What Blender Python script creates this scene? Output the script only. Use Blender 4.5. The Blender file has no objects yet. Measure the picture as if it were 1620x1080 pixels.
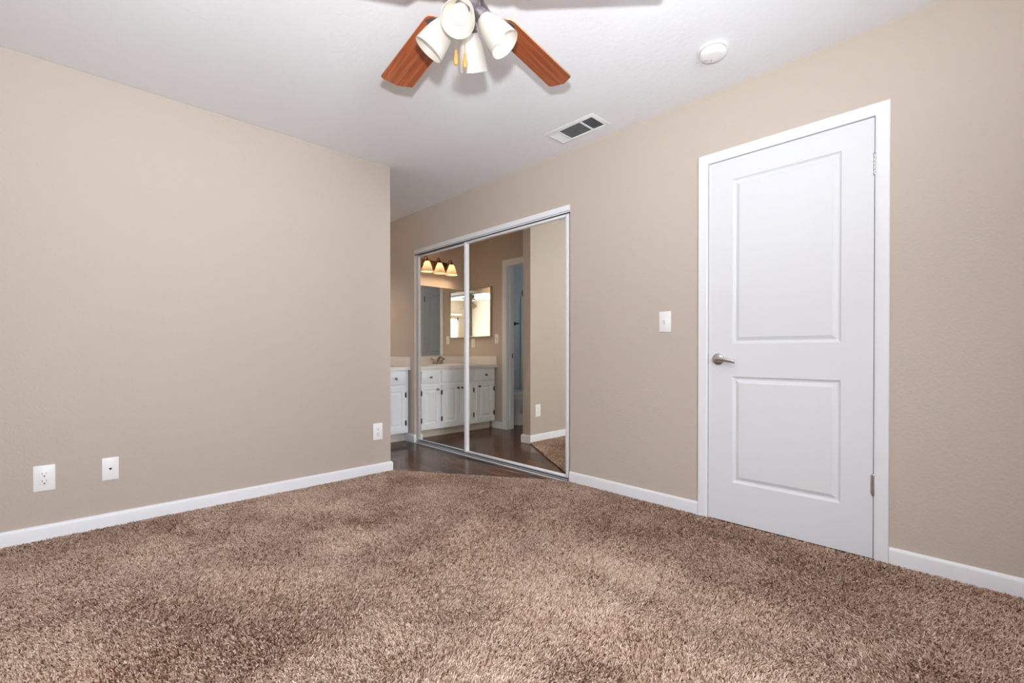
import bpy, bmesh, math, random
import numpy as np
from mathutils import Vector, Matrix

PI = math.pi
R = math.radians
random.seed(4)
S = bpy.context.scene
COL = S.collection

# ------------------------------------------------------------------ camera
F_PX, PITCH = 725.0, R(-0.35)
YAW = math.atan2(.717, .697)
cam_d = bpy.data.cameras.new('camera')
cam = bpy.data.objects.new('camera', cam_d)
COL.objects.link(cam)
cam.location = (0, 0, .96)
cam.rotation_euler = (PI / 2 + PITCH, 0, YAW - PI / 2)
cam_d.sensor_width = 36
cam_d.lens = F_PX / 1620 * 36
cam_d.shift_y = (17 + F_PX * math.tan(-PITCH)) / 1620
cam_d.clip_start = .02
S.camera = cam

# ------------------------------------------------------------------ light and exposure
w = bpy.data.worlds.new('sky')
S.world = w
w.use_nodes = True
bg = w.node_tree.nodes['Background']
bg.inputs[0].default_value = (.80, .90, 1.0, 1)
bg.inputs[1].default_value = 2.0

S.view_settings.view_transform = 'Standard'
S.view_settings.look = 'None'
S.view_settings.gamma = 1
S.view_settings.use_curve_mapping = False
S.view_settings.exposure = 0.0


def lamp(name, kind, loc, energy, color=(1, 1, 1), rot=(0, 0, 0), **kw):
    d = bpy.data.lights.new(name, kind)
    d.energy = energy
    d.color = color
    for k, v in kw.items():
        setattr(d, k, v)
    o = bpy.data.objects.new(name, d)
    o.location = loc
    o.rotation_euler = rot
    COL.objects.link(o)
    return o


# the photographer's flash, beside and a little above the camera
lamp('camera_flash', 'SPOT', (.066, .072, 1.23), 290, (.92, .96, 1.0), (R(90 + 65), 0, YAW - PI / 2 + R(8)),
     shadow_soft_size=.03, spot_size=R(150), spot_blend=1.0)
# daylight coming in through the bedroom window behind the camera
lamp('window_daylight', 'AREA', (.18, -1.02, 1.35), 88, (.86, .93, 1.0), (R(90), 0, 0),
     shape='RECTANGLE', size=.92, size_y=1.15, spread=R(165))

S.cycles.glossy_bounces = 8
S.cycles.max_bounces = 14
S.cycles.diffuse_bounces = 6
S.cycles.caustics_reflective = True
S.cycles.blur_glossy = 0.0


# ------------------------------------------------------------------ materials
def new_mat(name):
    m = bpy.data.materials.new(name)
    m.use_nodes = True
    return m, m.node_tree, m.node_tree.nodes['Principled BSDF']


def pmat(name, col, rough=.5, metal=0.0, spec=.5, bump=None, vary=None):
    """col, optional bump=(scale, strength, distance, detail), vary=(scale, amount)"""
    m, t, p = new_mat(name)
    p.inputs['Base Color'].default_value = (*col, 1)
    p.inputs['Roughness'].default_value = rough
    p.inputs['Metallic'].default_value = metal
    p.inputs['Specular IOR Level'].default_value = spec
    N, L = t.nodes, t.links
    tc = N.new('ShaderNodeTexCoord')
    if bump:
        nz = N.new('ShaderNodeTexNoise')
        nz.inputs['Scale'].default_value = bump[0]
        nz.inputs['Detail'].default_value = bump[3]
        bp = N.new('ShaderNodeBump')
        bp.inputs['Strength'].default_value = bump[1]
        bp.inputs['Distance'].default_value = bump[2]
        L.new(tc.outputs['Object'], nz.inputs['Vector'])
        L.new(nz.outputs['Fac'], bp.inputs['Height'])
        L.new(bp.outputs['Normal'], p.inputs['Normal'])
    if vary:
        nz = N.new('ShaderNodeTexNoise')
        nz.inputs['Scale'].default_value = vary[0]
        nz.inputs['Detail'].default_value = 3
        L.new(tc.outputs['Object'], nz.inputs['Vector'])
        mx = N.new('ShaderNodeMix')
        mx.data_type = 'RGBA'
        a = vary[1]
        mx.inputs[6].default_value = (*[c * (1 - a) for c in col], 1)
        mx.inputs[7].default_value = (*[min(1, c * (1 + a)) for c in col], 1)
        L.new(nz.outputs['Fac'], mx.inputs[0])
        L.new(mx.outputs[2], p.inputs['Base Color'])
    return m


M = {}
M['wall'] = pmat('tan_wall_paint', (.565, .488, .422), .62, spec=.25, bump=(85, .38, .004, 3), vary=(1.2, .015))
M['ceiling'] = pmat('white_ceiling_texture', (.84, .85, .875), .9, spec=.1, bump=(42, .26, .005, 6))
M['bath_wall'] = pmat('pale_bathroom_paint', (.60, .65, .69), .6, bump=(85, .15, .003, 3))
M['trim'] = pmat('white_trim_paint', (.82, .83, .865), .38, spec=.4)
M['door'] = pmat('white_door_paint', (.755, .768, .80), .42, spec=.35, bump=(120, .03, .001, 2))
M['plate'] = pmat('white_plastic', (.88, .88, .87), .35, spec=.45)
M['slot'] = pmat('dark_slot', (.03, .028, .03), .6)
M['grey_mark'] = pmat('grey_print', (.40, .41, .41), .6)
M['alu'] = pmat('white_aluminium', (.84, .85, .88), .3, spec=.5)
M['alu_grey'] = pmat('brushed_aluminium', (.62, .64, .68), .35, .6)
M['dark'] = pmat('painted_gap_shade', (.02, .02, .025), .7)  # near-black colour standing in for shade in gaps and recesses
M['mirror'] = pmat('mirror_glass', (.95, .935, .875), 0.0, 1.0)
M['chrome'] = pmat('satin_nickel', (.60, .59, .58), .28, 1.0)
M['faucet'] = pmat('dark_nickel', (.35, .31, .28), .22, 1.0)
M['hinge_dark'] = pmat('dark_bronze_hinge', (.06, .05, .045), .45, .6)
M['black'] = pmat('black_metal', (.015, .015, .018), .4, .3)
M['bronze'] = pmat('antique_bronze', (.20, .11, .055), .38, .8)
M['cabinet'] = pmat('white_cabinet_paint', (.88, .89, .915), .35, spec=.4)
M['counter'] = pmat('cultured_marble', (.80, .77, .74), .22, spec=.5, vary=(9, .05))
M['porcelain'] = pmat('porcelain', (.84, .85, .87), .1, spec=.6)
M['fan_metal'] = pmat('pewter_metal', (.22, .19, .20), .35, .85)
M['blade_edge'] = pmat('blade_edge_band', (.44, .27, .16), .5)
M['knob_wood'] = pmat('honey_wood', (.42, .17, .035), .35)
M['brass'] = pmat('brass_chain', (.55, .42, .26), .35, 1.0)
M['vent'] = pmat('vent_paint', (.84, .85, .86), .45)
M['blind'] = pmat('vinyl_blind', (.82, .83, .84), .5)


def wood_mat(name, c_dark, c_mid, c_light, scale, rough, stretch=(1, 14, 14), coat=0.0):
    m, t, p = new_mat(name)
    N, L = t.nodes, t.links
    tc = N.new('ShaderNodeTexCoord')
    mp = N.new('ShaderNodeMapping')
    mp.inputs['Scale'].default_value = stretch
    n1 = N.new('ShaderNodeTexNoise')
    n1.inputs['Scale'].default_value = scale
    n1.inputs['Detail'].default_value = 6
    n1.inputs['Roughness'].default_value = .62
    n1.inputs['Distortion'].default_value = .6
    cr = N.new('ShaderNodeValToRGB')
    e = cr.color_ramp.elements
    e[0].position = .28
    e[0].color = (*c_dark, 1)
    e[1].position = .72
    e[1].color = (*c_light, 1)
    k = cr.color_ramp.elements.new(.5)
    k.color = (*c_mid, 1)
    L.new(tc.outputs['Object'], mp.inputs['Vector'])
    L.new(mp.outputs['Vector'], n1.inputs['Vector'])
    L.new(n1.outputs['Fac'], cr.inputs['Fac'])
    L.new(cr.outputs['Color'], p.inputs['Base Color'])
    p.inputs['Roughness'].default_value = rough
    p.inputs['Coat Weight'].default_value = coat
    p.inputs['Coat Roughness'].default_value = .15
    return m


M['blade'] = wood_mat('cherry_blade_wood', (.16, .030, .010), (.36, .085, .024), (.54, .16, .055), 2.2, .32,
                      (1.0, 30, 30))


def plank_mat():
    m, t, p = new_mat('dark_plank_floor')
    N, L = t.nodes, t.links
    tc = N.new('ShaderNodeTexCoord')
    sw = N.new('ShaderNodeMapping')
    sw.inputs['Rotation'].default_value = (0, 0, PI / 2)
    br = N.new('ShaderNodeTexBrick')
    br.inputs['Scale'].default_value = 1
    br.inputs['Brick Width'].default_value = 1.15
    br.inputs['Row Height'].default_value = .127
    br.inputs['Mortar Size'].default_value = .0016
    br.inputs['Color1'].default_value = (.020, .010, .0062, 1)
    br.inputs['Color2'].default_value = (.115, .062, .039, 1)
    br.inputs['Mortar'].default_value = (.006, .004, .003, 1)
    mp = N.new('ShaderNodeMapping')
    mp.inputs['Scale'].default_value = (16, 1.3, 1)
    nz = N.new('ShaderNodeTexNoise')
    nz.inputs['Scale'].default_value = 3
    nz.inputs['Detail'].default_value = 6
    mx = N.new('ShaderNodeMix')
    mx.data_type = 'RGBA'
    mx.blend_type = 'MULTIPLY'
    mx.inputs[0].default_value = 1
    cr = N.new('ShaderNodeValToRGB')
    cr.color_ramp.elements[0].position = .3
    cr.color_ramp.elements[0].color = (.30, .27, .25, 1)
    cr.color_ramp.elements[1].position = .75
    cr.color_ramp.elements[1].color = (2.3, 2.0, 1.8, 1)
    L.new(tc.outputs['Object'], sw.inputs['Vector'])
    L.new(sw.outputs['Vector'], br.inputs['Vector'])
    L.new(tc.outputs['Object'], mp.inputs['Vector'])
    L.new(mp.outputs['Vector'], nz.inputs['Vector'])
    L.new(nz.outputs['Fac'], cr.inputs['Fac'])
    L.new(br.outputs['Color'], mx.inputs[6])
    L.new(cr.outputs['Color'], mx.inputs[7])
    L.new(mx.outputs[2], p.inputs['Base Color'])
    p.inputs['Roughness'].default_value = .16
    p.inputs['Specular IOR Level'].default_value = .12
    bp = N.new('ShaderNodeBump')
    bp.inputs['Strength'].default_value = .10
    bp.inputs['Distance'].default_value = .002
    L.new(nz.outputs['Fac'], bp.inputs['Height'])
    L.new(bp.outputs['Normal'], p.inputs['Normal'])
    return m


M['plank'] = plank_mat()


def emit_mat(name, col, strength):
    m, t, p = new_mat(name)
    p.inputs['Base Color'].default_value = (*col, 1)
    p.inputs['Emission Color'].default_value = (*col, 1)
    p.inputs['Emission Strength'].default_value = strength
    return m


M['bulb'] = emit_mat('lit_frosted_bulb', (1, .93, .84), 2.8)
M['vanity_bulb'] = emit_mat('warm_lit_bulb', (1, .80, .58), 150)


def shade_mat(name, col, trans):
    m = bpy.data.materials.new(name)
    m.use_nodes = True
    t = m.node_tree
    N, L = t.nodes, t.links
    N.clear()
    o = N.new('ShaderNodeOutputMaterial')
    d = N.new('ShaderNodeBsdfDiffuse')
    d.inputs['Color'].default_value = (*col, 1)
    tr = N.new('ShaderNodeBsdfTranslucent')
    tr.inputs['Color'].default_value = (*col, 1)
    g = N.new('ShaderNodeBsdfGlossy')
    g.inputs['Roughness'].default_value = .2
    a = N.new('ShaderNodeMixShader')
    a.inputs[0].default_value = trans
    b = N.new('ShaderNodeMixShader')
    b.inputs[0].default_value = .04
    L.new(d.outputs[0], a.inputs[1])
    L.new(tr.outputs[0], a.inputs[2])
    L.new(a.outputs[0], b.inputs[1])
    L.new(g.outputs[0], b.inputs[2])
    L.new(b.outputs[0], o.inputs[0])
    return m


M['shade'] = shade_mat('frosted_glass_shade', (.60, .575, .535), .5)
M['vanity_shade'] = shade_mat('amber_glass_shade', (.80, .71, .60), .42)


def glass_mat():
    m = bpy.data.materials.new('window_glass')
    m.use_nodes = True
    t = m.node_tree
    N, L = t.nodes, t.links
    N.clear()
    o = N.new('ShaderNodeOutputMaterial')
    tr = N.new('ShaderNodeBsdfTransparent')
    g = N.new('ShaderNodeBsdfGlossy')
    g.inputs['Roughness'].default_value = .0
    mx = N.new('ShaderNodeMixShader')
    mx.inputs[0].default_value = .06
    L.new(tr.outputs[0], mx.inputs[1])
    L.new(g.outputs[0], mx.inputs[2])
    L.new(mx.outputs[0], o.inputs[0])
    return m


M['glass'] = glass_mat()


def pile_mat():
    m, t, p = new_mat('cut_pile_yarn')
    N, L = t.nodes, t.links
    at = N.new('ShaderNodeAttribute')
    at.attribute_name = 'tint'
    cr = N.new('ShaderNodeValToRGB')
    e = cr.color_ramp.elements
    e[0].position = 0
    e[0].color = (.10, .045, .026, 1)
    e[1].position = 1
    e[1].color = (.78, .635, .525, 1)
    for pos, c in ((.22, (.285, .165, .110, 1)), (.5, (.51, .352, .265, 1)), (.8, (.67, .51, .41, 1))):
        k = e.new(pos)
        k.color = c
    L.new(at.outputs['Fac'], cr.inputs['Fac'])
    L.new(cr.outputs['Color'], p.inputs['Base Color'])
    p.inputs['Roughness'].default_value = .9
    p.inputs['Specular IOR Level'].default_value = .1
    return m


M['pile'] = pile_mat()
M['carpet_back'] = pmat('carpet_backing', (.16, .095, .065), .95, spec=0, vary=(160, .3))


# ------------------------------------------------------------------ mesh helpers
class MB:
    def __init__(self):
        self.bm = bmesh.new()

    def box(self, x0, x1, y0, y1, z0, z1, bevel=0.0, seg=2):
        r = bmesh.ops.create_cube(self.bm, size=1)
        vs = r['verts']
        for v in vs:
            v.co = Vector(((x0 + x1) / 2 + v.co.x * (x1 - x0), (y0 + y1) / 2 + v.co.y * (y1 - y0),
                           (z0 + z1) / 2 + v.co.z * (z1 - z0)))
        if bevel:
            es = list({e for v in vs for e in v.link_edges})
            bmesh.ops.bevel(self.bm, geom=es, offset=bevel, segments=seg, affect='EDGES', profile=.5,
                            clamp_overlap=True)
        return self

    def rings(self, rings, cap0=True, cap1=True, closed=True):
        vr = [[self.bm.verts.new(p) for p in ring] for ring in rings]
        n = len(vr[0])
        for a, b in zip(vr[:-1], vr[1:]):
            for i in range(n if closed else n - 1):
                j = (i + 1) % n
                self.bm.faces.new((a[i], a[j], b[j], b[i]))
        if cap0:
            self.bm.faces.new(vr[0][::-1])
        if cap1:
            self.bm.faces.new(vr[-1])
        return self

    def lathe(self, prof, n=32, T=None, cap0=True, cap1=True):
        T = T or Matrix()
        rs = []
        for r, z in prof:
            rs.append([T @ Vector((r * math.cos(2 * PI * i / n), r * math.sin(2 * PI * i / n), z)) for i in range(n)])
        return self.rings(rs, cap0, cap1)

    def tube(self, pts, rad, n=12, caps=True):
        pts = [Vector(p) for p in pts]
        if not hasattr(rad, '__len__'):
            rad = [rad] * len(pts)
        rs = []
        up = None
        for i, p in enumerate(pts):
            d = (pts[min(i + 1, len(pts) - 1)] - pts[max(i - 1, 0)]).normalized()
            if up is None:
                up = Vector((0, 0, 1)) if abs(d.z) < .9 else Vector((1, 0, 0))
            a = d.cross(up).normalized()
            b = a.cross(d).normalized()
            up = b
            rs.append([p + (a * math.cos(2 * PI * k / n) + b * math.sin(2 * PI * k / n)) * rad[i] for k in range(n)])
        return self.rings(rs, caps, caps)

    def cyl(self, p0, p1, r, n=20):
        return self.tube([p0, p1], r, n)

    def prism(self, outline, fn, d0, d1):
        """outline of (u,v) pairs extruded between depths d0 and d1 through fn(u,v,d)"""
        return self.rings([[fn(u, v, d0) for u, v in outline], [fn(u, v, d1) for u, v in outline]])

    def build(self, name, mat, parent=None, angle=35, loc=None):
        bm = self.bm
        bmesh.ops.recalc_face_normals(bm, faces=bm.faces)
        bm.normal_update()
        ca = math.radians(angle)
        for f in bm.faces:
            f.smooth = True
        for e in bm.edges:
            if len(e.link_faces) == 2:
                e.smooth = e.calc_face_angle(0) < ca
        me = bpy.data.meshes.new(name)
        bm.to_mesh(me)
        bm.free()
        for m in (mat if isinstance(mat, (list, tuple)) else [mat]):
            me.materials.append(m)
        o = bpy.data.objects.new(name, me)
        COL.objects.link(o)
        if parent is not None:
            o.parent = parent
        if loc:
            o.location = loc
        return o


def tag(o, label=None, cat=None, group=None, kind=None):
    if label:
        o['label'] = label
    if cat:
        o['category'] = cat
    if group:
        o['group'] = group
    if kind:
        o['kind'] = kind
    return o


def thing(name, loc, label, cat, group=None, rz=0):
    o = bpy.data.objects.new(name, None)
    o.empty_display_size = .05
    o.location = loc
    o.rotation_euler = (0, 0, rz)
    COL.objects.link(o)
    return tag(o, label, cat, group)


def struct(name, mb, mat, **k):
    return tag(mb.build(name, mat, **k), kind='structure')


def copy_tree(o, parent=None):
    c = o.copy()
    COL.objects.link(c)
    if parent is not None:
        c.parent = parent
    for ch in list(o.children):
        copy_tree(ch, c)
    return c


def slab(mb, fn, u0, u1, v0, v1, thick, panels, profile):
    """flat leaf with sunk / raised panels; fn(u, v, d) maps to space, d=0 front, d<0 into the leaf"""
    bm = mb.bm
    us = sorted({u0, u1, *[p[0] for p in panels], *[p[1] for p in panels]})
    vs = sorted({v0, v1, *[p[2] for p in panels], *[p[3] for p in panels]})
    g = {(i, j): bm.verts.new(fn(u, v, 0)) for i, u in enumerate(us) for j, v in enumerate(vs)}
    for i in range(len(us) - 1):
        for j in range(len(vs) - 1):
            cu, cv = (us[i] + us[i + 1]) / 2, (vs[j] + vs[j + 1]) / 2
            q = [g[i, j], g[i + 1, j], g[i + 1, j + 1], g[i, j + 1]]
            if any(p[0] < cu < p[1] and p[2] < cv < p[3] for p in panels):
                a0, a1, b0, b1 = us[i], us[i + 1], vs[j], vs[j + 1]
                prev = q
                for off, d in profile[1:]:
                    cur = [bm.verts.new(fn(*c, d)) for c in ((a0 + off, b0 + off), (a1 - off, b0 + off),
                                                            (a1 - off, b1 - off), (a0 + off, b1 - off))]
                    for k in range(4):
                        bm.faces.new((prev[k], prev[(k + 1) % 4], cur[(k + 1) % 4], cur[k]))
                    prev = cur
                bm.faces.new(prev)
            else:
                bm.faces.new(q)
    bk = [bm.verts.new(fn(*c, -thick)) for c in ((u0, v0), (u1, v0), (u1, v1), (u0, v1))]
    I, J = len(us) - 1, len(vs) - 1
    e0 = [g[i, 0] for i in range(I + 1)]
    e1 = [g[I, j] for j in range(J + 1)]
    e2 = [g[i, J] for i in range(I, -1, -1)]
    e3 = [g[0, j] for j in range(J, -1, -1)]
    for k, e in enumerate((e0, e1, e2, e3)):
        bm.faces.new(e[::-1] + [bk[k], bk[(k + 1) % 4]])
    bm.faces.new(bk[::-1])
    return mb


# ------------------------------------------------------------------ the shell
CEIL = 2.44
XR, YL = 2.65, 3.316            # face of the right wall, face of the left wall
XV, YB = 1.444, 4.84            # wall beside the vanity, wall behind the vanity
XE = 1.865                      # free end of the left wall
XW, YF = -.69, -.85             # walls behind the camera
CY0, CY1, CZ = 2.115, 4.212, 2.042   # closet opening
DY0, DY1, DZ = .343, 1.109, 2.040    # bedroom door opening
BY0, BY1 = 3.492, 4.128              # bathroom doorway

b = MB()
for y0, y1, z0 in ((-.95, DY0, 0), (DY0, DY1, DZ), (DY1, CY0, 0), (CY0, CY1, CZ), (CY1, 4.94, 0)):
    b.box(XR, XR + .11, y0, y1, z0, CEIL)
struct('wall_right', b, M['wall'])
struct('wall_left', MB().box(-.79, XE, YL, YL + .115, 0, CEIL, .004, 2), M['wall'])
struct('wall_back', MB().box(1.38, XR, YB, YB + .1, 0, CEIL), M['wall'])
b = MB()
b.box(1.387, XV, YL + .115, BY0, 0, CEIL).box(1.387, XV, BY0, BY1, DZ, CEIL).box(1.387, XV, BY1, YB, 0, CEIL)
struct('wall_vanity', b, M['wall'])
b = MB()
b.box(1.33, 1.387, YL + .115, BY0, 0, CEIL).box(1.33, 1.387, BY0, BY1, DZ, CEIL).box(1.33, 1.387, BY1, YB, 0, CEIL)
b.box(-.6, 1.38, YB, YB + .1, 0, CEIL).box(-.6, -.5, YL + .13, YB, 0, CEIL)
b.box(-.5, 1.33, YL + .115, YL + .13, 0, CEIL)
struct('wall_bathroom', b, M['bath_wall'])
WX0, WX1, WZ0, WZ1 = -.30, 1.52, .75, 1.95
b = MB()
b.box(-.79, WX0, -.95, YF, 0, CEIL).box(WX1, XR, -.95, YF, 0, CEIL)
b.box(WX0, WX1, -.95, YF, 0, WZ0).box(WX0, WX1, -.95, YF, WZ1, CEIL)
struct('wall_front', b, M['wall'])
struct('wall_side', MB().box(-.79, XW, -.95, YL, 0, CEIL), M['wall'])
b = MB()
b.box(3.3, 3.36, 1.9, 4.5, 0, CEIL).box(XR + .11, 3.3, 1.9, 1.98, 0, CEIL).box(XR + .11, 3.3, 4.36, 4.5, 0, CEIL)
b.box(2.82, 2.88, .15, 1.3, 0, CEIL)  # unseen panel behind the bedroom door, added to stop light leaking through
struct('wall_closet_and_light_stop', b, M['wall'])
struct('ceiling', MB().box(-.79, 3.36, -.95, 4.94, CEIL, CEIL + .1), M['ceiling'])
struct('floor', MB().box(-.79, 3.36, -.95, 4.94, -.1, 0), M['plank'])

# baseboards: profile with an eased top edge
BBH, BBT = .086, .013


def bb_path(mb, pts):
    """mitred baseboard along wall points (x, y); the room lies to the right of the walking direction"""
    prof = [(0, 0), (BBT, 0), (BBT, BBH - .016), (BBT - .002, BBH - .008), (BBT - .006, BBH - .002), (BBT - .010, BBH), (0, BBH)]
    P = [Vector(p) for p in pts]
    nr = []
    for a, c in zip(P[:-1], P[1:]):
        d = (c - a).normalized()
        nr.append(Vector((d.y, -d.x)))
    rings = []
    for k, p in enumerate(P):
        if k == 0:
            m = nr[0]
        elif k == len(P) - 1:
            m = nr[-1]
        else:
            m = nr[k - 1] + nr[k]
            m = m / m.dot(nr[k])
        rings.append([(p.x + m.x * a, p.y + m.y * a, z) for a, z in prof])
    mb.rings(rings)


b = MB()
bb_path(b, [(XW + BBT, YL), (XE, YL), (XE, YL + .115), (XV + .001, YL + .115)])
struct('baseboard_left', b, M['trim'])
b = MB()
bb_path(b, [(XR, DY0 - .051), (XR, YF + BBT)])
bb_path(b, [(XR, CY0 - .001), (XR, DY1 + .051)])
struct('baseboard_right', b, M['trim'])
b = MB()
bb_path(b, [(XR, 4.384), (XR, CY1), (XR + .012, CY1)])
struct('baseboard_closet', b, M['trim'])
b = MB()
bb_path(b, [(XV, BY1 + .066), (XV, 4.384)])
struct('baseboard_vanity', b, M['trim'])
b = MB()
bb_path(b, [(XR, YF), (XW, YF), (XW, YL)])
struct('baseboard_front', b, M['trim'])


# bedroom door: casing, leaf, hinges, lever
def casing(mb, fn, u0, u1, vtop, width, t):
    """mitred flat casing with stepped edge: fn(u, v, d)"""
    prof = [(0, 0), (0, t * .55), (.006, t * .8), (.012, t * .86), (width - .012, t), (width - .003, t), (width, t * .8), (width, 0)]
    r = []
    for (u, v, su, sv) in ((u0, 0, -1, 0), (u0, vtop, -1, 1), (u1, vtop, 1, 1), (u1, 0, 1, 0)):
        r.append([fn(u + su * a, v + sv * a, d) for a, d in prof])
    mb.rings(r)


fr = lambda u, v, d: (XR - d, u, v)
b = MB()
casing(b, fr, DY0 + .004, DY1 - .004, DZ - .004, .054, .015)
b.box(XR + .001, XR + .1, DY0 - .001, DY0 + .004, 0, DZ).box(XR + .001, XR + .1, DY1 - .004, DY1 + .001, 0, DZ)
b.box(XR + .001, XR + .1, DY0, DY1, DZ - .004, DZ + .001)
b.box(XR + .042, XR + .07, DY0 + .004, DY0 + .016, 0, DZ).box(XR + .042, XR + .07, DY1 - .016, DY1 - .004, 0, DZ)
b.box(XR + .042, XR + .07, DY0, DY1, DZ - .016, DZ - .004)
struct('trim_1', b, M['trim'])

b = MB()
prof = [(0, 0), (.003, -.005), (.010, -.0105), (.017, -.0115), (.035, -.0022), (.0355, -.0012), (.040, -.0010)]
slab(b, lambda u, v, d: (XR - .002 - d, u, v), DY0 + .0075, DY1 - .0072, .014, DZ - .0078, .036,
     [(.474, .972, 1.007, 1.917), (.474, .972, .237, .826)], prof)
door = struct('door_1', b, M['door'], angle=9)
tag(door, 'closed white two-panel bedroom door in the tan right wall', 'door')
for hz in (1.819, .353):
    b = MB()
    hy = DY0 + .0055
    for k in range(5):
        z0 = hz - .045 + k * .018
        b.lathe([(.0045, z0), (.0062, z0 + .001), (.0062, z0 + .0168), (.0045, z0 + .0178)], 14,
                Matrix.Translation((XR - .006, hy, 0)))
    b.lathe([(.001, hz - .052), (.005, hz - .05), (.0065, hz - .045)], 14, Matrix.Translation((XR - .006, hy, 0)))
    b.lathe([(.0065, hz + .045), (.005, hz + .05), (.001, hz + .052)], 14, Matrix.Translation((XR - .006, hy, 0)))
    b.box(XR - .0045, XR - .0025, hy, hy + .010, hz - .044, hz + .044)
    tag(b.build('hinge', M['chrome'], door), 'satin nickel door hinge')
LV = (XR - .002, 1.046, .921)
b = MB()
T = Matrix.Translation(LV) @ Matrix.Rotation(-PI / 2, 4, 'Y')
b.lathe([(.0335, 0), (.0335, .004), (.031, .008), (.024, .011), (.014, .013), (.012, .030), (.012, .044)], 32, T)
x = LV[0]
pts = [(x - .044, LV[1], LV[2]), (x - .050, LV[1] - .018, LV[2] + .001), (x - .052, LV[1] - .045, LV[2] - .001),
       (x - .051, LV[1] - .075, LV[2] - .006), (x - .047, LV[1] - .103, LV[2] - .013)]
ring = []
for p, (hw, ht) in zip(pts, ((.012, .013), (.009, .0125), (.006, .0110), (.0055, .0105), (.005, .0100))):
    ring.append([(p[0] + hw * math.cos(a), p[1], p[2] + ht * math.sin(a)) for a in [2 * PI * k / 16 for k in range(16)]])
b.rings(ring)
tag(b.build('door_handle', M['chrome'], door), 'satin nickel lever handle')
tag(MB().box(XR + .0005, XR + .03, DY1 - .0072, DY1 - .0042, .892, .952).build('latch_plate', M['hinge_dark'], door),
    'dark latch plate')

# bathroom doorway casing and jamb, with its leaf swung in against the partition
b = MB()
casing(b, lambda u, v, d: (XV + d, u, v), BY0 + .012, BY1 - .012, DZ - .012, .075, .015)
b.box(1.325, XV + .001, BY0 - .001, BY0 + .014, 0, DZ).box(1.325, XV + .001, BY1 - .014, BY1 + .001, 0, DZ)
b.box(1.325, XV + .001, BY0, BY1, DZ - .014, DZ + .001)
b.box(1.37, 1.40, BY1 - .026, BY1 - .013, 0, DZ)
tr2 = struct('trim_2', b, M['trim'])
tag(MB().box(1.345, 1.375, BY1 - .0155, BY1 - .0142, .885, .945).build('strike_plate', M['hinge_dark'], tr2), 'dark strike plate on the jamb')
b = MB()
slab(b, lambda u, v, d: (1.322 - u, YL + .172 + d, v), 0, .60, .012, 2.02, .034,
     [(.10, .50, .95, 1.90), (.10, .50, .22, .80)], prof)
door2 = struct('door_2', b, M['door'], angle=9)
tag(door2, 'white panel bathroom door open inside, seen in the vanity wall mirror', 'door')
for hz in (1.80, .30):
    b = MB().cyl((1.328, YL + .168, hz - .045), (1.328, YL + .168, hz + .045), .007)
    b.box(1.30, 1.326, YL + .172, YL + .1745, hz - .045, hz + .045)
    tag(b.build('hinge', M['hinge_dark'], door2), 'dark bronze hinge')

# unseen frosted window with a glowing pane, added to brighten the toilet room
b = MB()
for y0, y1, z0, z1 in ((3.75, 3.79, 1.15, 1.95), (4.41, 4.45, 1.15, 1.95), (3.79, 4.41, 1.15, 1.19), (3.79, 4.41, 1.91, 1.95)):
    b.box(-.499, -.47, y0, y1, z0, z1, .003)
fill_win = struct('bath_fill_window', b, M['trim'])
tag(fill_win, 'added unseen frosted window that brightens the bathroom', 'window')
MB().box(-.495, -.488, 3.79, 4.41, 1.19, 1.91).build('pane', emit_mat('bath_fill_glow', (.86, .93, 1.0), 2.4), fill_win)

# bedroom window behind the camera (seen only in the mirrors)
b = MB()
for x0, x1, z0, z1 in ((WX0, WX0 + .05, WZ0, WZ1), (WX1 - .05, WX1, WZ0, WZ1), (WX0, WX1, WZ0, WZ0 + .05),
                       (WX0, WX1, WZ1 - .05, WZ1), (.585, .635, WZ0, WZ1)):
    b.box(x0, x1, -.93, -.88, z0, z1)
win = struct('window_1', b, M['trim'])
tag(win, 'white framed bedroom window opposite the mirrored closet', 'window')
MB().box(WX0 + .05, WX1 - .05, -.908, -.903, WZ0 + .05, WZ1 - .05).build('pane', M['glass'], win)
bl = thing('vertical_blinds', (WX0 - .05, YF + .06, WZ1 + .05),
           'white vertical blinds drawn to one side of the bedroom window', 'blinds')
MB().box(0, 1.92, -.03, .02, 0, .05, .004).build('head_rail', M['blind'], bl)
for k in range(13):
    sl = MB().box(-.040, .040, -.0008, .0008, -1.33, 0).build('slat', M['blind'], bl)
    sl.location = (1.07 + k * .065, 0, 0)
    sl.rotation_euler = (0, 0, R(72))

# ------------------------------------------------------------------ carpet
cp = thing('carpet', (1, 1, 0), 'brown and beige flecked cut-pile carpet covering the bedroom floor', 'carpet')
poly = [(XW, YF), (XR, YF), (XR, 2.118), (2.39, 2.515), (2.10, 2.952), (XE + .012, YL - .004), (XE - .02, YL), (XW, YL)]
b = MB()
b.prism(poly, lambda u, v, d: (u - 1, v - 1, d), .0005, .006)
b.build('carpet_backing', M['carpet_back'], cp)


def vnoise(x, y, scale, seed):
    rg = np.random.default_rng(seed)
    G = rg.random((64, 64))
    xs, ys = x / scale + 20, y / scale + 20
    xi, yi = np.floor(xs).astype(int), np.floor(ys).astype(int)
    fx, fy = xs - xi, ys - yi
    fx = fx * fx * (3 - 2 * fx)
    fy = fy * fy * (3 - 2 * fy)
    g = lambda a, c: G[a % 64, c % 64]
    return (g(xi, yi) * (1 - fx) + g(xi + 1, yi) * fx) * (1 - fy) + (g(xi, yi + 1) * (1 - fx) + g(xi + 1, yi + 1) * fx) * fy


def fbm(x, y, s, seed):
    return (vnoise(x, y, s, seed) * .5 + vnoise(x, y, s * .47, seed + 1) * .3 + vnoise(x, y, s * .21, seed + 2) * .2)


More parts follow.
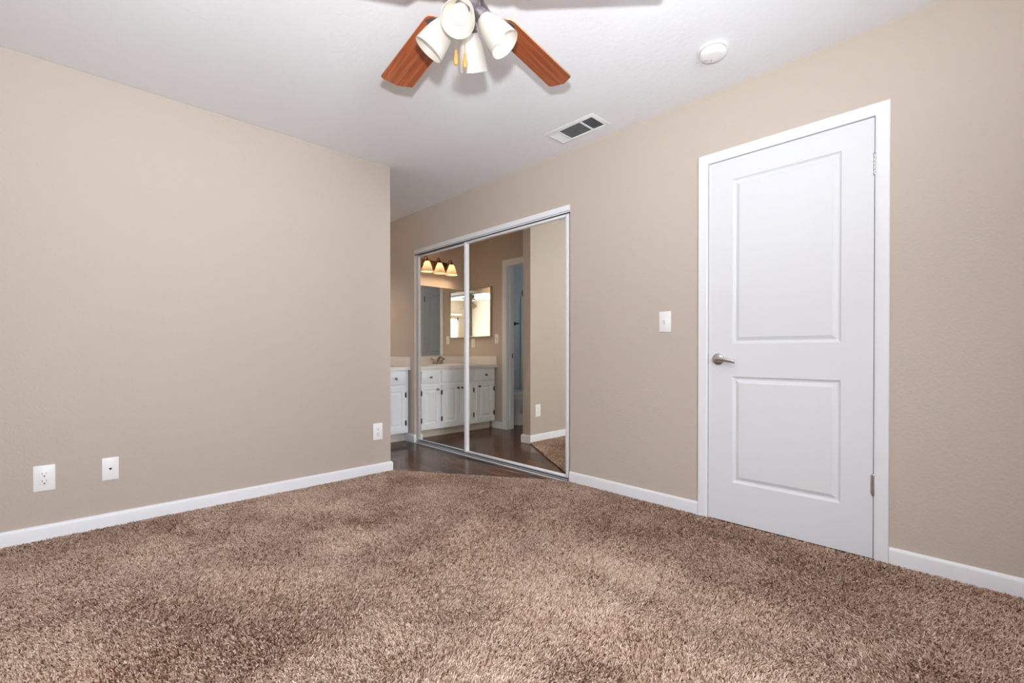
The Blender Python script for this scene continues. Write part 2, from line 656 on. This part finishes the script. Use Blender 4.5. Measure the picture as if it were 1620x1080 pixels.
def pile():
    rg = np.random.default_rng(11)
    st = .0043
    gx, gy = np.meshgrid(np.arange(XW + .002, XR - BBT, st), np.arange(YF + .002, YL - BBT + .002, st))
    x = gx.ravel() + rg.uniform(-.5, .5, gx.size) * st
    y = gy.ravel() + rg.uniform(-.5, .5, gx.size) * st
    # clip to the outline (the straight joint with the planks)
    ax, ay, bx, by = XE + .012, YL - .004, XR, 2.118
    side = (bx - ax) * (y - ay) - (by - ay) * (x - ax)
    keep = (side < -.003) & (x < XR - BBT - .001) & (y < YL - BBT + .0005)
    x, y = x[keep], y[keep]
    n = x.size
    lean = fbm(x, y, .55, 3) * 2 * PI * 1.5 + rg.normal(0, .9, n)
    amt = np.clip(.0035 + .0065 * fbm(x, y, .30, 21) + rg.normal(0, .0026, n), 0, .013)
    hgt = np.clip(rg.normal(.0135, .0022, n), .007, .02)
    dx, dy = np.cos(lean) * amt, np.sin(lean) * amt
    P = np.empty((n, 4, 3))
    for k, f in enumerate((0, .35, .72, 1.0)):
        P[:, k, 0] = x + dx * f ** 1.6 + (rg.normal(0, .0007, n) if k in (1, 2) else 0)
        P[:, k, 1] = y + dy * f ** 1.6 + (rg.normal(0, .0007, n) if k in (1, 2) else 0)
        P[:, k, 2] = .004 + hgt * f * (1 - .18 * f * amt / .008)
    P[:, :, 0] -= 1
    P[:, :, 1] -= 1
    rad = np.empty((n, 4))
    base = rg.uniform(.0010, .0018, n)
    for k, f in enumerate((.75, 1.0, 1.0, .55)):
        rad[:, k] = base * f
    tint = .50 + rg.normal(0, .25, n) + (fbm(x, y, .42, 51) - .5) * .60 + (vnoise(x, y, .009, 61) - .5) * .45
    tint = np.clip(tint, 0, 1)
    cu = bpy.data.hair_curves.new('carpet_pile')
    cu.add_curves([4] * n)
    cu.attributes['position'].data.foreach_set('vector', P.astype(np.float32).ravel())
    ra = cu.attributes.get('radius') or cu.attributes.new('radius', 'FLOAT', 'POINT')
    ra.data.foreach_set('value', rad.astype(np.float32).ravel())
    ta = cu.attributes.new('tint', 'FLOAT', 'CURVE')
    ta.data.foreach_set('value', tint.astype(np.float32))
    cu.materials.append(M['pile'])
    o = bpy.data.objects.new('carpet_pile', cu)
    COL.objects.link(o)
    o.parent = cp
    o['kind'] = 'stuff'


pile()

# ------------------------------------------------------------------ mirrored closet doors
t = thing('closet_head_track', (XR, CY0, CZ), 'white aluminium track across the top of the mirrored closet', 'track')
L_ = CY1 - CY0
b = MB()
b.box(-.006, .004, 0, L_, -.040, 0, .0015)
b.box(.004, .075, 0, L_, -.006, -.001)
b.box(-.003, .006, .001, L_ - .001, -.0515, -.0435, .001)
b.build('fascia', M['alu'], t)
MB().box(.0065, .0085, .002, L_ - .002, -.056, -.007).build('channel', M['dark'], t)  # dark strip painted in as the shade behind the track lips
MB().box(.036, .0385, .002, L_ - .002, -.056, -.007).build('channel', M['alu_grey'], t)
t = thing('closet_floor_track', (XR, CY0, 0), 'silver double floor track under the mirrored closet doors', 'track')
MB().box(-.003, .075, .003, L_ - .014, .0005, .003).build('track_base', M['dark'], t)  # track bottom coloured near-black as the shade under the doors
b = MB()
for xx, zz in ((-.005, .010), (.0345, .010), (.072, .010)):
    b.box(xx, xx + .002, .003, L_ - .014, .0005, zz)
b.build('track_rail', M['alu'], t)


def mirror_door(y0, y1, xf, xm, label):
    t = thing('mirror_closet_door', (xf, y0, .028), label, 'closet door', 'sliding mirror doors of the closet')
    W, H, dp = y1 - y0, 1.957, .022
    for s0, s1 in ((0, .030), (W - .030, W)):
        b = MB().box(0, dp, s0, s1, 0, H, .002)
        b.box(-.004, 0, s0 + .011, s0 + .019, .002, H - .002, .0015)
        b.build('stile', M['alu'], t)
    MB().box(0.001, dp - .001, .030, W - .030, 0, .013, .002).build('rail', M['alu'], t)
    MB().box(0.001, dp - .001, .030, W - .030, H - .018, H, .002).build('rail', M['alu'], t)
    MB().box(xm - xf, xm - xf + .003, .024, W - .024, .008, H - .012).build('mirror', M['mirror'], t)
    return t


mirror_door(CY0 + .021, 3.378, XR + .010, 2.679, 'sliding closet door with a mirror, the one nearer the white bedroom door')
mirror_door(2.97, CY1 - .010, XR + .0375, 2.6895, 'sliding closet door with a mirror, the far one beside the vanity')

# ------------------------------------------------------------------ vanity
VX0, VX1, VF = 1.475, 2.632, 4.31
t = thing('vanity_cabinet', (0, 0, 0), 'white vanity base cabinet with raised-panel doors under the sink counter', 'cabinet')
b = MB()
b.box(VX0, VX0 + .018, VF + .02, YB - .002, .097, .768).box(VX1 - .018, VX1, VF + .02, YB - .002, .097, .768)
b.box(VX0 + .018, VX1 - .018, VF + .02, YB - .008, .097, .115).box(VX0 + .018, VX1 - .018, YB - .008, YB - .002, .097, .768)
for u0_, u1_, v0_, v1_ in ((VX0, 1.52, .097, .768), (1.765, 1.845, .097, .768), (2.305, 2.368, .097, .768), (2.577, VX1, .097, .768)):
    b.box(u0_, u1_, VF, VF + .02, v0_, v1_)
for v0_, v1_ in ((.097, .137), (.575, .627), (.737, .768)):
    for u0_, u1_ in ((1.52, 1.765), (1.845, 2.305), (2.368, 2.577)):
        b.box(u0_, u1_, VF, VF + .02, v0_, v1_)
b.build('body', M['cabinet'], t)
MB().box(VX0 + .02, XR - BBT - .001, 4.385, 4.395, .001, .097).build('toe_kick', M['wall'], t)
vfn = lambda u, v, d: (u, VF - .018 - d, v)
vprof = [(0, 0), (.003, -.008), (.010, -.010), (.014, -.010), (.034, -.001), (.036, -.0006)]


def knob(parent, x, z):
    b = MB()
    T = Matrix.Translation((x, VF - .018, z)) @ Matrix.Rotation(PI / 2, 4, 'X')
    b.lathe([(.009, 0), (.005, .003), (.005, .012), (.012, .017), (.015, .022), (.012, .028), (.004, .031)], 18, T)
    b.build('knob', M['faucet'], parent)


def vhinge(parent, x, z):
    b = MB()
    b.cyl((x, VF - .020, z - .030), (x, VF - .020, z + .030), .005, 10)
    b.box(x - .010, x + .010, VF - .0205, VF - .018, z - .022, z + .022)
    b.build('hinge', M['hinge_dark'], parent)


def vdoor(u0, u1, knob_u, hinge_u):
    b = MB()
    slab(b, vfn, u0, u1, .122, .590, .017, [(u0 + .045, u1 - .045, .167, .545)], vprof)
    o = b.build('door', M['cabinet'], t, angle=9)
    knob(o, knob_u, .545)
    for z in (.505, .205):
        vhinge(o, hinge_u, z)


def vdrawer(u0, u1, name='drawer', kn=True):
    b = MB().box(u0, u1, VF - .018, VF - .0005, .612, .750, .004, 2)
    o = b.build(name, M['cabinet'], t)
    if kn:
        knob(o, (u0 + u1) / 2, .682)


vdoor(1.505, 1.778, 1.750, 1.503)
vdoor(1.832, 2.065, 2.040, 1.830)
vdoor(2.071, 2.318, 2.096, 2.320)
vdoor(2.354, 2.590, 2.382, 2.592)
vdrawer(1.505, 1.778)
vdrawer(1.832, 2.318, 'false_front', False)
vdrawer(2.354, 2.590)

ct = thing('vanity_countertop', (0, 0, 0), 'off-white vanity countertop with oval sink and splash on the white cabinet', 'countertop')
SX, SY, SA, SB = 2.07, 4.535, .225, .165
b = MB()
x0, x1, y0, y1, z0, z1 = XV + .001, XR - .001, 4.288, YB - .001, .770, .803
n = 64
angs = [2 * PI * k / n for k in range(n)]
for cxy in ((x0, y0), (x1, y0), (x1, y1), (x0, y1)):      # keep the rectangle's corners exact
    a = math.atan2(cxy[1] - SY, cxy[0] - SX) % (2 * PI)
    k = min(range(n), key=lambda i: abs(angs[i] - a))
    angs[k] = a
outer, inner = [], []
for a in angs:
    c, s = math.cos(a), math.sin(a)
    q = min(((x1 - SX) / c if c > 1e-9 else (x0 - SX) / c if c < -1e-9 else 9e9),
            ((y1 - SY) / s if s > 1e-9 else (y0 - SY) / s if s < -1e-9 else 9e9))
    outer.append((SX + c * q, SY + s * q))
    inner.append((SX + SA * c, SY + SB * s))
b.rings([[(x, y, z0) for x, y in outer], [(x, y, z1 - .004) for x, y in outer],
         [(SX + (x - SX) * .995, SY + (y - SY) * .992, z1) for x, y in outer],
         [(x, y, z1) for x, y in inner], [(x, y, z0) for x, y in inner]], False, False)
b.build('slab', M['counter'], ct)
b = MB()
prof_s = ((1.10, .0005), (1.09, .008), (1.03, .011), (.97, .006), (.93, -.02), (.82, -.08), (.55, -.12), (.2, -.13))
b.rings([[(SX + SA * k * math.cos(a), SY + SB * k * math.sin(a), z1 + dz) for a in [2 * PI * i / 48 for i in range(48)]]
         for k, dz in prof_s], False, True)
b.build('sink_basin', M['porcelain'], ct)
MB().box(XV + .02, XR - .02, YB - .021, YB - .002, z1, .910, .003).build('backsplash', M['counter'], ct)
for xa, xb in ((XV + .001, XV + .020), (XR - .020, XR - .001)):
    MB().box(xa, xb, 4.290, YB - .002, z1, .910, .003).build('side_splash', M['counter'], ct)

fc = thing('faucet', (2.06, 4.735, .803), 'dark nickel two-handle faucet behind the vanity sink', 'faucet')
b = MB()
ol = [(.085 * math.copysign(abs(math.cos(a)) ** .6, math.cos(a)), .026 * math.copysign(abs(math.sin(a)) ** .8, math.sin(a)))
      for a in [2 * PI * k / 40 for k in range(40)]]
b.rings([[(x, y, 0) for x, y in ol], [(x, y, .010) for x, y in ol], [(x * .9, y * .8, .016) for x, y in ol]])
b.build('base_plate', M['faucet'], fc)
b = MB()
b.tube([(0, 0, .01), (0, -.002, .05), (0, -.012, .078), (0, -.04, .098), (0, -.075, .095), (0, -.105, .075), (0, -.115, .058)],
       [.022, .018, .015, .013, .012, .011, .010], 16)
b.build('spout', M['faucet'], fc)
for s in (-1, 1):
    b = MB()
    b.lathe([(.021, .012), (.019, .03), (.012, .05), (.013, .062), (.004, .070)], 20, Matrix.Translation((s * .058, 0, 0)))
    b.tube([(s * .058, 0, .060), (s * .085, .004, .072), (s * .112, .006, .082)], [.008, .0065, .005], 10)
    b.build('handle', M['faucet'], fc)

t = thing('vanity_wall_mirror', (XV, YB, .915), 'frameless wall mirror behind the vanity counter', 'mirror')
MB().box(.004, 1.200, -.006, -.0005, 0, .870).build('glass', M['mirror'], t)
MB().box(.02, 1.19, -.009, -.0062, -.004, .006).build('clip_channel', M['alu_grey'], t)

vl = thing('vanity_light', (2.06, YB, 2.055), 'bronze three-lamp bath light with amber glass bell shades above the vanity mirror', 'light')
b = MB()
ol = [(.30 * math.copysign(abs(math.cos(a)) ** .35, math.cos(a)), .055 * math.copysign(abs(math.sin(a)) ** .6, math.sin(a)))
      for a in [2 * PI * k / 48 for k in range(48)]]
b.rings([[(x, -.0005, z) for x, z in ol], [(x, -.014, z) for x, z in ol], [(x * .96, -.024, z * .8) for x, z in ol]])
b.build('back_plate', M['bronze'], vl)
for xx in (-.181, 0, .181):
    b = MB()
    b.tube([(xx, -.02, -.01), (xx, -.05, .0), (xx, -.075, .035), (xx, -.095, .068), (xx, -.118, .075), (xx, -.136, .060), (xx, -.14, .035)],
           .006, 10)
    b.build('arm', M['bronze'], vl)
    T = Matrix.Translation((xx, -.14, 0))
    b = MB().lathe([(.010, .045), (.021, .030), (.027, .008), (.024, .004), (.010, .004)], 20, T)
    b.build('socket_cap', M['bronze'], vl)
    b = MB()
    b.lathe([(.026, .012), (.036, -.010), (.046, -.035), (.057, -.065), (.068, -.098), (.079, -.118), (.077, -.119),
             (.066, -.099), (.055, -.066), (.044, -.036), (.034, -.011), (.024, .010)], 28, T, False, False)
    sh = b.build('shade', M['vanity_shade'], vl)
    b = MB().lathe([(.009, .0), (.010, -.015), (.020, -.035), (.024, -.052), (.020, -.068), (.008, -.078)], 20, T)
    b.build('bulb', M['vanity_bulb'], sh)

mc = thing('medicine_cabinet', (XV, 4.387, 1.157), 'mirrored medicine cabinet on the wall between vanity and bathroom doorway', 'cabinet')
MB().box(.0005, .022, 0, .444, 0, .648).build('box', pmat('tan_cabinet_side', (.45, .36, .26), .4), mc)
MB().box(.0225, .027, .012, .432, .012, .636).build('mirror', M['mirror'], mc)
b = MB()
for y0_, y1_, z0_, z1_ in ((0, .012, 0, .648), (.432, .444, 0, .648), (.012, .432, 0, .012), (.012, .432, .636, .648)):
    b.box(.0225, .032, y0_, y1_, z0_, z1_, .002)
b.build('frame', pmat('bronze_gold_frame', (.42, .33, .24), .35, .6), mc)

# ------------------------------------------------------------------ bathroom glimpsed through the doorway
tl = thing('toilet', (1.03, YB, 0), 'white toilet inside the bathroom, seen through the doorway in the closet mirror', 'toilet')


def ell(cx, cy, a, bf, bb, z, n=36):
    """egg-shaped ring: longer to the front (-y)"""
    return [(cx + a * math.cos(q), cy + (bf if math.sin(q) < 0 else bb) * math.sin(q), z) for q in [2 * PI * k / n for k in range(n)]]


b = MB()
b.rings([ell(0, -.36, .115, .24, .20, .0), ell(0, -.36, .110, .235, .20, .03), ell(0, -.36, .098, .20, .19, .14),
         ell(0, -.37, .125, .23, .19, .24), ell(0, -.39, .165, .27, .20, .33), ell(0, -.40, .182, .29, .21, .385),
         ell(0, -.40, .182, .29, .21, .395)])
b.build('bowl', M['porcelain'], tl)
b = MB()
b.rings([ell(0, -.40, .188, .298, .21, .397), ell(0, -.40, .192, .302, .21, .403), ell(0, -.40, .190, .30, .21, .416)])
b.build('seat', M['porcelain'], tl)
b = MB()
b.rings([ell(0, -.40, .186, .296, .205, .4175), ell(0, -.40, .188, .298, .205, .424), ell(0, -.40, .180, .285, .20, .436)])
b.build('lid', M['porcelain'], tl)
MB().box(-.225, .225, -.205, -.012, .375, .690, .02, 3).build('tank', M['porcelain'], tl)
MB().box(-.235, .235, -.215, -.006, .690, .722, .010, 3).build('tank_lid', M['porcelain'], tl)
b = MB().cyl((-.16, -.204, .64), (-.16, -.222, .64), .013).tube([(-.16, -.222, .64), (-.12, -.226, .636), (-.09, -.226, .630)], .006, 10)
b.build('flush_lever', M['chrome'], tl)

tb = thing('towel_bar', (.61, YB, 1.382), 'black towel bar on the bathroom wall above the toilet', 'towel bar')
for s in (0, .46):
    b = MB()
    T = Matrix.Translation((s, 0, 0)) @ Matrix.Rotation(PI / 2, 4, 'X')
    b.lathe([(.030, .0005), (.030, .008), (.022, .014), (.011, .018), (.011, .060), (.014, .066), (.010, .074)], 24, T)
    b.build('bracket', M['black'], tb)
MB().cyl((-.045, -.058, 0), (.50, -.058, 0), .009).build('bar', M['black'], tb)
hk = thing('robe_hook', (.42, YB, 1.84), 'black double robe hook high on the bathroom wall', 'hook')
MB().box(-.022, .022, -.008, -.0005, -.035, .050, .003).build('hook_plate', M['black'], hk)
MB().tube([(0, -.006, .03), (0, -.04, .032), (0, -.055, .05)], .008, 10).tube([(0, -.006, -.015), (0, -.03, -.02), (0, -.036, .0)], .007, 10).build('prong', M['black'], hk)
sp = thing('shower_wall_panel', (-.02, YB, 0), 'tall white shower wall panel on the bathroom wall behind the toilet', 'panel')
MB().box(-.46, .495, -.018, -.0005, .0005, 1.79, .005).build('panel_sheet', M['porcelain'], sp)


# ------------------------------------------------------------------ plates on the walls
def plate_shape(w, h):
    b = MB()
    b.box(-w / 2, w / 2, -.006, -.0004, -h / 2, h / 2, .003, 2)
    return b


def outlet(loc, rz, w, h, label, group=None):
    t = thing('power_outlet', loc, label, 'outlet', group, rz)
    plate_shape(w, h).build('cover_plate', M['plate'], t)
    MB().box(-.0175, .0175, -.0078, -.0055, -.035, .035, .001).build('receptacle', M['plate'], t)
    for s in (-1, 1):
        z = s * .0185
        b = MB()
        b.box(-.0085, -.0060, -.0084, -.0076, z + .001, z + .0095).box(.0060, .0080, -.0084, -.0076, z + .002, z + .0090)
        b.lathe([(.0034, .0076), (.0034, .0084)], 12, Matrix.Translation((0, 0, z - .0075)) @ Matrix.Rotation(PI / 2, 4, 'X'))
        b.build('socket_slots', M['slot'], t)
    return t


def switch(loc, rz, w, h, label):
    t = thing('light_switch', loc, label, 'light switch', None, rz)
    plate_shape(w, h).build('cover_plate', M['plate'], t)
    b = MB()
    b.rings([[(-.006, -.006, -.013), (.006, -.006, -.013), (.006, -.006, .013), (-.006, -.006, .013)],
             [(-.0045, -.008, -.010), (.0045, -.008, -.010), (.0045, -.016, .010), (-.0045, -.016, .010)]])
    b.build('toggle', M['plate'], t)
    for z in (-.030, .030):
        MB().lathe([(.003, .0058), (.0025, .0068)], 12, Matrix.Translation((0, 0, z)) @ Matrix.Rotation(PI / 2, 4, 'X')).build('screw', M['plate'], t)
    MB().box(-.0066, .0066, -.0063, -.0058, -.0145, -.0130).build('toggle_slot', M['grey_mark'], t)
    return t


outlet((-.083, YL, .323), 0, .080, .130, 'white double power outlet low on the left wall, at the left edge of the room')
outlet((1.751, YL, .338), 0, .080, .130, 'white double power outlet low on the left wall near its free end')
t = thing('phone_jack', (.169, YL, .326), 'white phone jack plate low on the left wall with one small dark socket', 'phone jack')
plate_shape(.070, .122).build('cover_plate', M['plate'], t)
b = MB()
b.prism([(-.0065, .005), (-.0065, .001), (-.003, -.003), (-.003, -.0065), (.003, -.0065), (.003, -.003), (.0065, .001), (.0065, .005)],
        lambda u, v, d: (u, d, v), -.0066, -.0058)
b.build('jack_socket', M['slot'], t)
for z in (-.047, .047):
    MB().lathe([(.003, .0058), (.0025, .0066)], 12, Matrix.Translation((0, 0, z)) @ Matrix.Rotation(PI / 2, 4, 'X')).build('screw', M['plate'], t)
switch((XR, 1.369, 1.148), -PI / 2, .079, .128, 'white toggle light switch on the right wall beside the bedroom door')
switch((XV, 4.300, 1.130), PI / 2, .072, .118, 'white light switch by the bathroom doorway, beside the medicine cabinet')
outlet((XV, 4.768, 1.082), PI / 2, .072, .118, 'white power outlet under the medicine cabinet above the counter')

# ------------------------------------------------------------------ ceiling vent
av = thing('air_vent', (2.437, 1.89, CEIL), 'white rectangular ceiling air vent with louvers, between fan and closet', 'vent')
VW, VL = .100, .200
b = MB()
o1 = [(-VW, -VL), (VW, -VL), (VW, VL), (-VW, VL)]
sc = lambda o, d: [(math.copysign(abs(x) - d, x), math.copysign(abs(y) - d, y)) for x, y in o]
b.rings([[(x, y, -.0005) for x, y in o1], [(x, y, -.003) for x, y in o1], [(x, y, -.008) for x, y in sc(o1, .012)],
         [(x, y, -.009) for x, y in sc(o1, .026)], [(x, y, -.0005) for x, y in sc(o1, .030)]], False, False)
b.build('frame', M['vent'], av)
IW, IL = VW - .029, VL - .029
MB().box(-IW, IW, -IL, IL, -.0015, -.0006).build('duct_shade_sheet', M['dark'], av)  # flat dark sheet in place of the shaded recess behind the louvers
MB().box(-IW, IW, -IL + .085, -IL + .094, -.009, -.002).build('divider', M['vent'], av)
MB().box(-IW, IW, IL - .075, IL - .066, -.009, -.002).build('divider', M['vent'], av)


def louvers(n, along, c0, c1, e0, e1, tilt):
    b = MB()
    for k in range(n):
        c = c0 + (c1 - c0) * (k + .5) / n
        h = (c1 - c0) / n * .36
        dz = math.sin(tilt) * h
        q = [(c - h * math.cos(tilt), -.0052 - dz), (c + h * math.cos(tilt), -.0052 + dz)]
        ring = []
        for e in (e0, e1):
            pr = [(q[0][0], q[0][1]), (q[1][0], q[1][1]), (q[1][0], q[1][1] + .0008), (q[0][0], q[0][1] + .0008)]
            ring.append([(a, e, z) if along == 'y' else (e, a, z) for a, z in pr])
        b.rings(ring)
    b.build('louver_bank', M['vent'], av)


louvers(10, 'y', -IW, IW, -IL + .094, IL - .075, R(38))
louvers(7, 'x', -IL, -IL + .085, -IW, IW, R(42))
louvers(9, 'x', IL - .066, IL, -IW, IW, R(-25))

# ------------------------------------------------------------------ smoke detector
sd = thing('smoke_detector', (2.272, .928, CEIL), 'round white smoke detector on the ceiling above the bedroom door', 'smoke detector')
b = MB().lathe([(.068, -.0005), (.068, -.008), (.066, -.010), (.062, -.010)], 48)
b.build('base_ring', M['plate'], sd)
b = MB().lathe([(.0605, -.0105), (.0605, -.014), (.0600, -.026), (.057, -.033), (.050, -.037), (.030, -.0385), (.004, -.039)], 48)
b.build('cover', M['plate'], sd)
b = MB().lathe([(.0612, -.0102), (.0612, -.0135)], 48)
b.build('vent_slot', M['grey_mark'], sd)
b = MB()
dv = Vector((.717, -.697))      # along the printed line
pv = Vector((.697, .717))
for u0, u1, v0, v1 in ((-.030, -.026, .024, .031), (-.023, -.019, .026, .031), (-.016, -.012, .024, .029), (-.009, -.006, .022, .027),
                       (.002, .005, .018, .034), (.005, .0075, .020, .036)):
    c = [dv * u + pv * v for u, v in ((u0, v0), (u1, v0), (u1, v1), (u0, v1))]
    b.rings([[(q.x, q.y, -.0378) for q in c], [(q.x, q.y, -.0388) for q in c]])
b.build('printed_marks', M['grey_mark'], sd)

# ------------------------------------------------------------------ ceiling fan
FX, FY = .991, 1.245
fan = thing('ceiling_fan', (FX, FY, CEIL), 'ceiling fan with cherry wood blades and four lit frosted glass shades', 'ceiling fan')
MB().lathe([(.066, -.0005), (.068, -.01), (.062, -.035), (.040, -.055), (.016, -.062)], 36).build('canopy', M['fan_metal'], fan)
MB().lathe([(.013, -.06), (.013, -.11)], 20).build('downrod', M['fan_metal'], fan)
MB().lathe([(.03, -.10), (.085, -.112), (.112, -.135), (.118, -.165), (.112, -.195), (.085, -.215), (.07, -.222)], 40).build('motor_housing', M['fan_metal'], fan)
MB().lathe([(.062, -.222), (.064, -.24), (.060, -.262), (.045, -.275), (.050, -.285), (.052, -.31), (.035, -.328), (.012, -.335)], 36).build('light_hub', M['fan_metal'], fan)
BZ = -.240


def blade_mesh():
    b = MB()
    r0, r1, h0, h1 = .175, .668, .060, .0695
    ol = [(r0, -h0 + .022), (r0 + .012, -h0 + .006), (r0 + .03, -h0), (r1 - .050, -h1), (r1 - .042, -h1 + .004),
          (r1 - .008, -h1 + .052), (r1 - .003, -h1 + .060), (r1, h1 - .016), (r1 - .003, h1 - .006), (r1 - .012, h1), (r0 + .03, h0), (r0 + .012, h0 - .006), (r0, h0 - .022)]
    b.rings([[(x, y, -.003) for x, y in ol], [(x, y, .003) for x, y in ol]])
    for f in b.bm.faces:
        f.material_index = 0 if len(f.verts) > 4 else 1
    return b


bl0 = None
for ang in [R(a) for a in (10, 81, 152, -121, -48)]:
    if bl0 is None:
        bl0 = blade_mesh().build('blade', [M['blade'], M['blade_edge']], fan)
        b = MB()
        ol = [(.10, -.014), (.16, -.020), (.185, -.045), (.215, -.055), (.235, -.030), (.245, 0), (.235, .030), (.215, .055), (.185, .045), (.16, .020), (.10, .014)]
        b.rings([[(x, y, -.0125) for x, y in ol], [(x * .995, y * .9, -.0145) for x, y in ol]] if False else
                [[(x, y, -.0035) for x, y in ol], [(x, y, -.0075) for x, y in ol], [(.17 + (x - .17) * .92, y * .88, -.0095) for x, y in ol]])
        b.tube([(.055, 0, .012), (.085, 0, .004), (.12, 0, -.006), (.16, 0, -.006)], [.016, .014, .012, .010], 12)
        iron = b.build('blade_iron', M['fan_metal'], bl0)
        bo = bl0
    else:
        bo = copy_tree(bl0, fan)
    bo.location = (0, 0, BZ)
    bo.rotation_euler = (Matrix.Rotation(ang, 4, 'Z') @ Matrix.Rotation(R(9), 4, 'X')).to_euler()

tilt = R(38)
for k in range(4):
    az = YAW + PI - R(6) + k * PI / 2
    T = Matrix.Rotation(az, 4, 'Z') @ Matrix.Translation((.040, 0, -.312)) @ Matrix.Rotation(-tilt, 4, 'Y') @ Matrix.Rotation(PI, 4, 'X')
    # local +z runs out along the shade, away from the hub
    b = MB().lathe([(.012, -.02), (.018, 0), (.024, .004), (.026, .022), (.024, .028), (.027, .030), (.027, .036), (.018, .038)], 24, T)
    b.build('lamp_holder', M['fan_metal'], fan)
    b = MB()
    b.lathe([(.0245, .030), (.029, .040), (.036, .056), (.043, .078), (.0485, .104), (.0525, .132), (.0545, .152), (.0530, .1525),
             (.0508, .132), (.0468, .104), (.0412, .078), (.0342, .056), (.027, .041), (.0225, .032)], 40, T, False, False)
    sh = b.build('lamp_shade', M['shade'], fan)
    b = MB().lathe([(.012, .040), (.013, .054), (.021, .072), (.027, .092), (.028, .104), (.024, .120), (.013, .131), (.003, .134)], 24, T)
    b.build('bulb', M['bulb'], sh)
fw2, rt2 = Vector((.697, .717)), Vector((.717, -.697))
for fwd, side, ln in ((-.045, -.030, .198), (-.045, .000, .208)):
    q = fw2 * fwd + rt2 * side
    ch = MB().cyl((q.x, q.y, -.275), (q.x, q.y, -.275 - ln), .0012, 8)
    c = ch.build('pull_chain', M['brass'], fan)
    z = -.275 - ln
    b = MB().lathe([(.002, z + .002), (.0045, z), (.005, z - .012), (.0075, z - .026), (.0085, z - .036), (.0070, z - .043), (.003, z - .047)], 16,
                   Matrix.Translation((q.x, q.y, 0)))
    b.build('pull_knob', M['knob_wood'], c)
